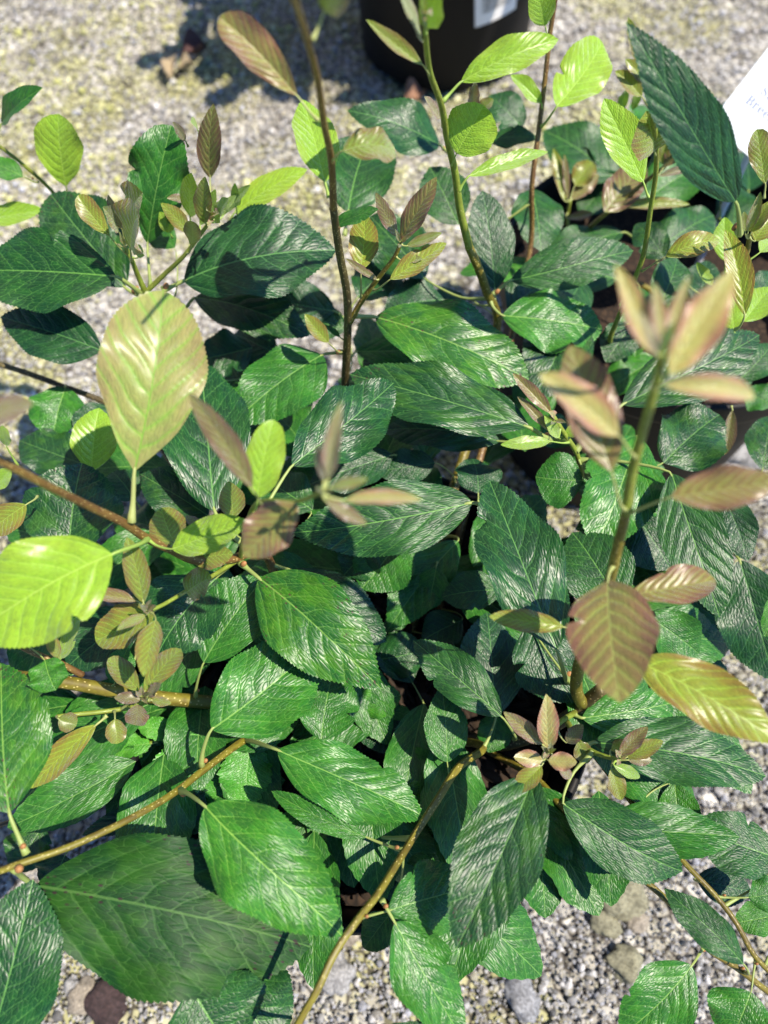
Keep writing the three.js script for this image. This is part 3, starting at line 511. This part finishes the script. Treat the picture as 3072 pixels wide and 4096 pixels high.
l('O', 558, 2766, 436, 2634, 88, 0.40, 0.42, { at: [568, 2786, 0.39], sh: 'o' }); l('O', 574, 2770, 724, 2596, 98, 0.40, 0.425, { at: [566, 2788, 0.39], sh: 'o', tone: 0 }); l('B', 562, 2800, 456, 2789, 48, 0.40, 0.405); l('B', 590, 2784, 638, 2738, 44, 0.40, 0.42); l('O', 606, 2800, 684, 2813, 38, 0.40, 0.40); l('B', 549, 2818, 542, 2902, 92, 0.395, 0.385, { sh: 'r' });
l('O', 460, 2876, 469, 2976, 80, 0.38, 0.375, { sh: 'r', at: [457, 2846, 0.372], tone: 0 }); l('O', 235, 2876, 306, 2902, 78, 0.385, 0.38, { sh: 'r' }); l('O', 384, 2900, 104, 3160, 108, 0.37, 0.355, { at: [428, 2862, 0.37], tone: 2 }); l('N', 179, 2640, 218, 2758, 158, 0.42, 0.42, { sh: 'r' });
l('L', 240, 2632, 310, 2466, 50, 0.40, 0.43); l('O', 236, 2632, 184, 2515, 50, 0.40, 0.42); l('L', 245, 2634, 298, 2568, 30, 0.40, 0.41); l('N', 457, 2735, 508, 2588, 120, 0.36, 0.37);
l('M', 866, 2312, 615, 2625, 330, 0.375, 0.37, { tone: 0 }); l('M', 560, 2452, 262, 2672, 240, 0.35, 0.345, { tone: 1 }); l('N', 815, 2650, 1062, 2305, 280, 0.365, 0.375, { at: [782, 2785, 0.325], tone: 1 }); l('S', 37, 3252, 5, 2640, 400, 0.42, 0.41, { at: [105, 3415, 0.408], tone: 0 });
l('S', 1036, 2313, 1520, 2760, 370, 0.395, 0.385, { at: [962, 2250, 0.39], tone: 0, sh: 'a', arch: 0.07 }); l('N', 846, 2918, 1280, 2570, 370, 0.37, 0.365, { at: [806, 3062, 0.345], tone: 0 });
l('N', 1285, 2962, 1335, 2680, 270, 0.33, 0.33, { tone: 1 }); l('M', 1165, 2282, 1545, 2562, 260, 0.345, 0.335); l('M', 1492, 2172, 1375, 2300, 200, 0.34, 0.33); l('N', 1605, 2150, 1445, 2355, 270, 0.335, 0.33, { tone: 1 }); l('N', 1832, 2165, 1555, 2510, 220, 0.325, 0.315, { tone: 1 }); l('N', 1745, 2268, 1705, 2440, 150, 0.33, 0.32);
l('M', 2005, 2360, 1768, 2386, 170, 0.335, 0.33); l('N', 1645, 2400, 1538, 2525, 100, 0.31, 0.30); l('M', 1985, 2862, 1955, 2445, 270, 0.315, 0.325, { rel: 0.4, tone: 1 }); l('M', 2005, 2864, 1652, 2558, 200, 0.36, 0.365, { at: [2055, 2955, 0.285], tone: 2 }); l('N', 1789, 3050, 1770, 2742, 182, 0.335, 0.345, { at: [1800, 3110, 0.31], tone: 1, sh: 'a' });
l('N', 1110, 3000, 1708, 3252, 280, 0.355, 0.35, { at: [985, 2955, 0.315], tone: 0 }); l('N', 1425, 2825, 1605, 2780, 160, 0.30, 0.30); l('N', 1500, 2832, 1655, 2862, 70, 0.29, 0.285); l('N', 1765, 3105, 1585, 3018, 165, 0.305, 0.30); l('N', 1992, 2850, 1955, 3010, 150, 0.29, 0.285);
// right middle
l('M', 2227, 2597, 1962, 1912, 330, 0.405, 0.41, { at: [2275, 2722, 0.34], tone: 0, sh: 'e', arch: 0.05 }); l('M', 2485, 2425, 2290, 2120, 300, 0.365, 0.37, { tone: 2 }); l('M', 2688, 1895, 2895, 2458, 265, 0.395, 0.38, { tone: 2 }); l('M', 2878, 1955, 2992, 2245, 160, 0.365, 0.355, { tone: 1 }); l('M', 2555, 2075, 2690, 2275, 240, 0.345, 0.335); l('N', 2845, 2270, 2590, 2240, 130, 0.335, 0.33, { tone: 1 }); l('N', 2605, 2475, 2804, 2620, 205, 0.355, 0.345, { tone: 1 });
l('M', 2115, 2495, 2292, 2810, 290, 0.35, 0.34, { tone: 1 }); l('M', 2958, 2240, 3100, 2730, 300, 0.345, 0.32, { rel: 0.4, tone: 1 }); l('N', 3110, 2370, 3060, 2548, 80, 0.38, 0.37); l('N', 2328, 2872, 2765, 2795, 225, 0.335, 0.33, { tone: 0 }); l('M', 2372, 2970, 3075, 3098, 270, 0.35, 0.355, { tone: 2, arch: 0.06 });
l('Q', 2196, 2994, 2193, 2786, 86, 0.395, 0.425, { fold: 0.3, tone: 1 }); l('B', 2166, 2976, 2018, 2850, 68, 0.39, 0.41, { fold: 0.5 }); l('Q', 2172, 3042, 2058, 3028, 68, 0.395, 0.40, { tone: 1 }); l('Q', 2192, 3042, 2308, 3048, 74, 0.395, 0.40, { tone: 1 }); l('O', 2167, 3062, 2058, 3172, 82, 0.39, 0.385, { fold: 0.4, tone: 2 }); l('B', 2235, 3068, 2288, 3118, 42, 0.385, 0.375); l('B', 2268, 2972, 2332, 2898, 62, 0.36, 0.375); l('O', 2312, 2965, 2350, 3055, 76, 0.355, 0.345, { tone: 1 });
l('B', 2480, 3025, 2592, 2907, 62, 0.37, 0.39); l('O', 2505, 3030, 2652, 2962, 68, 0.37, 0.38); l('O', 2443, 3000, 2525, 2968, 52, 0.365, 0.375); l('B', 2512, 3040, 2612, 3042, 48, 0.37, 0.37); l('O', 2445, 3070, 2487, 3204, 72, 0.365, 0.355, { tone: 0 }); l('L', 2455, 3062, 2562, 3112, 48, 0.37, 0.365);
// bottom
l('S', 142, 3542, 1246, 3796, 600, 0.37, 0.35, { at: [60, 3470, 0.41], tone: 1, sh: 'e', arch: 0.06, wav: 0.16, roll: 4, droop: 0.08 });  // dark tone stands in for shade that nothing here casts on this leaf
l('M', -60, 4260, 128, 3522, 420, 0.36, 0.38, { rel: 0.5, tone: 0 }); l('M', 765, 3950, 930, 4200, 480, 0.355, 0.34, { tone: 2 }); l('M', 875, 3860, 1110, 4230, 380, 0.34, 0.33, { tone: 2 });
l('N', 821, 3226, 1382, 3745, 380, 0.40, 0.39, { at: [722, 3162, 0.36], tone: 2, sh: 'a', arch: 0.08 });
l('M', 885, 3115, 318, 3345, 130, 0.28, 0.27); l('M', 800, 3160, 718, 3345, 160, 0.28, 0.265); l('M', 645, 3230, 500, 3340, 120, 0.30, 0.29); l('M', 175, 3300, 55, 3490, 190, 0.24, 0.24); l('M', 260, 3420, 200, 3560, 190, 0.28, 0.27);
l('N', 1468, 3350, 1084, 3165, 105, 0.345, 0.35, { at: [1610, 3402, 0.36], fold: 0.4 }); l('N', 1468, 3338, 1955, 3328, 270, 0.305, 0.30, { tone: 1, rel: 0.5 }); l('M', 1560, 3610, 1672, 3345, 210, 0.29, 0.29, { rel: 0.5 }); l('N', 1555, 3643, 1910, 3548, 290, 0.36, 0.35, { at: [1440, 3672, 0.392], tone: 1 }); l('N', 1579, 3690, 1855, 4165, 265, 0.365, 0.345, { at: [1528, 3600, 0.375], tone: 0, sh: 'a' }); l('N', 1560, 3655, 1455, 3795, 145, 0.32, 0.31, { tone: 1 });
l('M', 2140, 3095, 1826, 3792, 350, 0.385, 0.39, { tone: 2, sh: 'e', arch: 0.05 }); l('M', 1440, 4135, 1940, 4135, 100, 0.34, 0.34); l('M', 2252, 3214, 2735, 3492, 270, 0.35, 0.34, { tone: 2, rel: 0.7 }); l('N', 2700, 3130, 2732, 3385, 175, 0.31, 0.30); l('M', 3120, 3435, 2772, 3308, 250, 0.325, 0.33, { tone: 2, rel: 0.6 }); l('N', 2356, 3418, 2095, 3440, 205, 0.275, 0.27, { at: [2420, 3410, 0.29], tone: 1 });
l('M', 2974, 3856, 2662, 3562, 152, 0.33, 0.335, { at: [2982, 3890, 0.29], tone: 2 }); l('N', 2767, 3862, 2470, 4160, 245, 0.315, 0.30, { at: [2820, 3782, 0.297], tone: 0, sh: 'a' }); l('N', 3004, 3967, 2915, 4190, 260, 0.31, 0.30, { at: [3023, 3830, 0.312], tone: 0, sh: 'a' }); l('N', 3110, 3660, 2938, 3692, 135, 0.30, 0.30); l('N', 2992, 3590, 3140, 3560, 145, 0.325, 0.325, { at: [2866, 3586, 0.32] }); l('M', 2785, 3515, 3005, 3565, 155, 0.29, 0.285);

//LEAVES second shrub
l2('M', 2943, 805, 2520, 82, 245, 0.56, 0.64, { at: [2955, 925, 0.50], up: 0.34, roll: 0, fold: 0.12, tone: 1, arch: 0.04, wav: 0.08, sh: 'a' });
l2('O', 2606, 298, 2520, 83, 60, 0.605, 0.635); l2('O', 2592, 335, 2503, 235, 50, 0.60, 0.61); l2('O', 2566, 385, 2466, 280, 66, 0.595, 0.605, { at: [2606, 435, 0.582], fold: 0.5 }); l2('O', 2622, 462, 2692, 420, 74, 0.575, 0.58, { tone: 1 }); l2('L', 2606, 320, 2640, 200, 44, 0.60, 0.62);
l2('O', 2618, 602, 2592, 458, 180, 0.55, 0.575, { sh: 'r', fold: 0.5, tone: 1, curl: 0.12 }); l2('L', 2573, 728, 2416, 393, 142, 0.515, 0.555, { at: [2600, 800, 0.505], tone: 1, fold: 0.25 });
l2('M', 2470, 722, 2178, 508, 210, 0.31, 0.33, { rel: 0.3, tone: 2 }); l2('M', 2455, 700, 2325, 860, 160, 0.29, 0.28, { rel: 0.3 }); l2('N', 2560, 822, 2855, 648, 205, 0.34, 0.35, { rel: 0.3, tone: 1 }); l2('M', 2620, 1002, 2865, 850, 210, 0.33, 0.335, { rel: 0.3, tone: 2 });
l2('B', 2418, 848, 2580, 646, 145, 0.36, 0.38, { tone: 1 }); l2('B', 2634, 704, 2790, 666, 30, 0.40, 0.405, { fold: 0.5 }); l2('B', 2656, 668, 2748, 548, 62, 0.405, 0.43); l2('O', 2648, 656, 2674, 536, 44, 0.405, 0.43); l2('O', 2480, 822, 2766, 808, 44, 0.36, 0.365, { fold: 0.4 });
l2('O', 2258, 803, 2214, 590, 48, 0.33, 0.36); l2('B', 2270, 800, 2258, 616, 28, 0.33, 0.36); l2('B', 2288, 798, 2396, 696, 62, 0.33, 0.345); l2('O', 2300, 742, 2372, 648, 92, 0.34, 0.355, { sh: 'r' }); l2('B', 2268, 872, 2372, 850, 34, 0.32, 0.325); l2('L', 2480, 462, 2512, 348, 40, 0.42, 0.45); l2('L', 2530, 440, 2560, 350, 34, 0.42, 0.44);
l2('O', 3062, 738, 3028, 517, 90, 0.535, 0.56, { sh: 'o', tone: 1 }); l2('O', 2992, 928, 3044, 774, 42, 0.50, 0.53); l2('O', 2980, 928, 2976, 846, 32, 0.50, 0.51); l2('O', 3006, 928, 3078, 806, 60, 0.50, 0.52); l2('O', 3020, 965, 3090, 862, 92, 0.49, 0.50); l2('L', 3040, 1010, 3100, 960, 70, 0.47, 0.47);
l2('O', 2663, 1026, 2886, 950, 96, 0.465, 0.475, { at: [2568, 1084, 0.44], arch: 0.14, curl: 0.14, tone: 2 }); l2('O', 2979, 1260, 2908, 910, 98, 0.46, 0.49, { at: [2942, 1318, 0.44], tone: 2, fold: 0.3 }); l2('L', 2902, 1044, 2900, 868, 90, 0.43, 0.45, { at: [2902, 1090, 0.41] }); l2('L', 2853, 1143, 2788, 1050, 38, 0.40, 0.42); l2('L', 2939, 1322, 2920, 1172, 105, 0.42, 0.43, { tone: 0 }); l2('L', 2975, 1286, 3090, 1135, 115, 0.42, 0.43, { tone: 1 });
l2('M', 2660, 1035, 2545, 888, 140, 0.38, 0.39, { tone: 1 }); l2('M', 2640, 1222, 2722, 1020, 160, 0.38, 0.39); l2('M', 2800, 1230, 2830, 1040, 150, 0.35, 0.36); l2('N', 2780, 1120, 2900, 1240, 140, 0.33, 0.33); l2('M', 3010, 1220, 3100, 1080, 130, 0.34, 0.35);

// dark leaves in the second layer, behind the tall shoots
for (const a of [[1340, 1245, 1040, 1180, 190, 0.36], [1385, 1320, 1190, 1250, 150, 0.35], [1430, 1190, 1590, 1060, 210, 0.36], [1780, 1200, 1540, 1225, 190, 0.365], [1860, 1190, 1700, 1270, 150, 0.35], [1010, 1390, 790, 1440, 190, 0.34], [720, 1480, 640, 1680, 220, 0.34], [1110, 1420, 930, 1330, 170, 0.33], [480, 1640, 300, 1780, 200, 0.33], [2030, 1240, 2180, 1130, 180, 0.35], [2330, 1120, 2230, 1260, 180, 0.34], [700, 1300, 500, 1330, 160, 0.34], [1660, 1480, 1450, 1440, 180, 0.35], [540, 2000, 450, 1880, 180, 0.34], [1570, 1820, 1240, 1935, 190, 0.36], [1740, 1850, 1500, 1880, 150, 0.35], [1500, 2640, 1710, 2600, 190, 0.29], [1650, 2730, 1490, 2500, 180, 0.285], [1750, 2560, 1900, 2690, 170, 0.285], [1350, 2710, 1520, 2860, 180, 0.28], [1620, 2900, 1440, 2960, 180, 0.28], [1850, 2480, 1690, 2560, 170, 0.29]])
  l('M', a[0], a[1], a[2], a[3], a[4], a[5], a[5] + 0.005);
// leaves deep inside the shrub, between the ones above
const inner = [];
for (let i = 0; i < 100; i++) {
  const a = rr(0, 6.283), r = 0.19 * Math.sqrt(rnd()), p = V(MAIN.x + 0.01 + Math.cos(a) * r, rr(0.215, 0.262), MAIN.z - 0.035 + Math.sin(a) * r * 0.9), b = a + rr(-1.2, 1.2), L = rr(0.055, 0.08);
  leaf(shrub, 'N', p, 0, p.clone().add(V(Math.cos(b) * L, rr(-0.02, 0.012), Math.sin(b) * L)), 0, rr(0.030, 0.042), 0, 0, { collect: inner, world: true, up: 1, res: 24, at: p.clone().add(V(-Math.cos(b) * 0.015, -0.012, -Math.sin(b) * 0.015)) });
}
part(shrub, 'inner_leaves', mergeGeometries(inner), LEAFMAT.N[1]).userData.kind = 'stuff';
for (let i = 0; i < 26; i++) {
  const a = rr(0, 6.283), r = 0.15 * Math.sqrt(rnd()), p = V(SECOND.x + Math.cos(a) * r, rr(0.225, 0.27), SECOND.z + Math.sin(a) * r), b = a + rr(-1, 1), L = rr(0.055, 0.08);
  leaf(shrub2, rnd() < 0.7 ? 'M' : 'N', p, 0, p.clone().add(V(Math.cos(b) * L, rr(-0.02, 0.012), Math.sin(b) * L)), 0, rr(0.034, 0.044), 0, 0, { world: true, up: 1, res: 20, rel: 0.5, at: p.clone().add(V(-Math.cos(b) * 0.015, -0.012, -Math.sin(b) * 0.015)) });
}
// tiny unfolding leaves at the tips of the shoots
for (const [x, y, h, n] of [[500, 985, 0.468, 3], [850, 870, 0.486, 3], [1602, 972, 0.505, 3], [1697, 60, 0.66, 3], [592, 2443, 0.452, 4], [568, 2786, 0.40, 4], [2194, 3008, 0.398, 4], [2480, 3034, 0.372, 3], [1292, 1966, 0.605, 2], [2220, 1680, 0.42, 3]])
  for (let i = 0; i < n; i++) { const a = i * 6.283 / n + rr(-0.5, 0.5), r = rr(24, 46); l(rnd() < 0.5 ? 'O' : 'Q', x + Math.cos(a) * 6, y + Math.sin(a) * 6, x + Math.cos(a) * r, y + Math.sin(a) * r - 14, rr(15, 24), h, h + rr(0.008, 0.018), { fold: 0.5, sh: 'l', at: [x, y, h - 0.004] }); }
console.log('main and second shrub leaves', leafCount);
if (0) for (const r of report) if (r[2] > 125 || r[2] < 14 || r[3] > r[2] * 0.95) console.log('check', r.join(' '));

// ---------------------------------------------------------------- toothed seedling of another kind in the pot
{
  const seedling = thing('seedling', 'bright green seedling with saw toothed leaves at the lower left pot rim', 'seedling', V(pt(880, 2930, 0.25).x, 0.19, pt(880, 2930, 0.25).z));
  const list = []; const foot = V(seedling.position.x + 0.02, 0.185, seedling.position.z - 0.01);
  stem(seedling, 'stem', 'green', 18, 14, [foot, [860, 2915, 0.285], [720, 2925, 0.29], [600, 2970, 0.285]], list);
  const w = (...a) => leaf(seedling, 'W', ...a);
  w(812, 2946, 530, 3242, 165, 0.315, 0.31, { stems: list, tone: 0, arch: 0.04 }); w(712, 2924, 545, 2902, 95, 0.30, 0.305, { stems: list, tone: 0 }); w(604, 2974, 398, 3028, 105, 0.285, 0.28, { stems: list, tone: 0 }); w(1002, 2975, 985, 3235, 215, 0.30, 0.29, { stems: list, tone: 1 }); w(900, 3080, 860, 3230, 120, 0.285, 0.275, { stems: list, tone: 1 }); w(850, 2912, 712, 2900, 40, 0.295, 0.295, { stems: list });
}
// ---------------------------------------------------------------- shrub standing in the pot behind (above the picture), which shades the gravel
{
  const s3 = thing('leafy_shrub', 'tall dark shrub growing in the pot with the barcode sticker', 'shrub', V(BACK.x, 0.19, BACK.z)), list = [];
  for (let i = 0; i < 13; i++) {
    const a = i * 2.4, q = V(BACK.x + Math.cos(a) * 0.03, 0.185, BACK.z + Math.sin(a) * 0.03), e = rr(0.10, 0.24), h = rr(0.16, 0.46);
    const P = [q, q.clone().add(V(Math.cos(a) * e * 0.4, h * 0.5, Math.sin(a) * e * 0.4)), q.clone().add(V(Math.cos(a) * e, h, Math.sin(a) * e))];
    const c = new THREE.CatmullRomCurve3(P); part(s3, 'stem', tube(P, [0.004, 0.003, 0.0015], 14, 7), STEM.olive);
    for (let j = 0; j < 15; j++) {
      const t = 0.25 + 0.75 * j / 14, p = c.getPointAt(t), b = j * 2.4 + i, L = rr(0.075, 0.105), d = V(Math.cos(b), rr(-0.2, 0.5), Math.sin(b)).normalize(), B = p.clone().addScaledVector(d, 0.012);
      leaf(s3, t > 0.85 ? 'O' : 'M', B, 0, B.clone().addScaledVector(d, L), 0, rr(0.042, 0.058), 0, 0, { world: true, up: 1, res: 14, at: p });
    }
  }
}
// ---------------------------------------------------------------- dead leaves on the gravel
{
  const dm = [[0.10, 0.05, 0.045], [0.42, 0.34, 0.22], [0.30, 0.17, 0.11]].map((c) => new THREE.MeshStandardMaterial({ color: tone(...c), roughness: 0.8, side: THREE.DoubleSide, bumpMap: bumpM, bumpScale: 0.001 }));
  const dead = [[720, 215, 830, 180, 0.022, 0, 'dark brown curled dead leaf on the gravel at upper left'], [690, 200, 670, 300, 0.012, 1, 'pale straw coloured dead leaf curled beside the dark one'], [705, 262, 770, 250, 0.012, 1, 'small tan leaf scrap in front of the dark dead leaf'], [1620, 400, 1700, 360, 0.018, 2, 'reddish brown dead leaf lying at the foot of the pot behind']];
  for (const [x0, y0, x1, y1, w, m, label] of dead) {
    const A = pt(x0, y0, 0.012), B = pt(x1, y1, 0.02), ax = B.clone().sub(A), L = ax.length(); ax.normalize(); const n = V(0, 1, 0), s = ax.clone().cross(n).normalize(), g = new THREE.PlaneGeometry(1, 1, 10, 16), p = g.attributes.position;
    for (let i = 0; i < p.count; i++) { const v = p.getY(i) + 0.5, u = p.getX(i) * 2, pv = profile('e', clamp(v, 0.001, 0.999)); const q = A.clone().addScaledVector(ax, v * L).addScaledVector(s, u * pv * w).addScaledVector(n, Math.abs(u) ** 1.5 * pv * w * 0.9 + 0.004 * Math.sin(v * 7 + u * 2) - 0.004); p.setXYZ(i, q.x - A.x, q.y, q.z - A.z); }
    g.computeVertexNormals(); const o = new THREE.Mesh(g, dm[m]); o.name = numbered('dead_leaf'); o.position.set(A.x, 0, A.z); o.castShadow = o.receiveShadow = true; scene.add(tag(o, label, 'dead leaf', 'dead leaves on the gravel'));
  }
}
renderer.render(scene, camera);
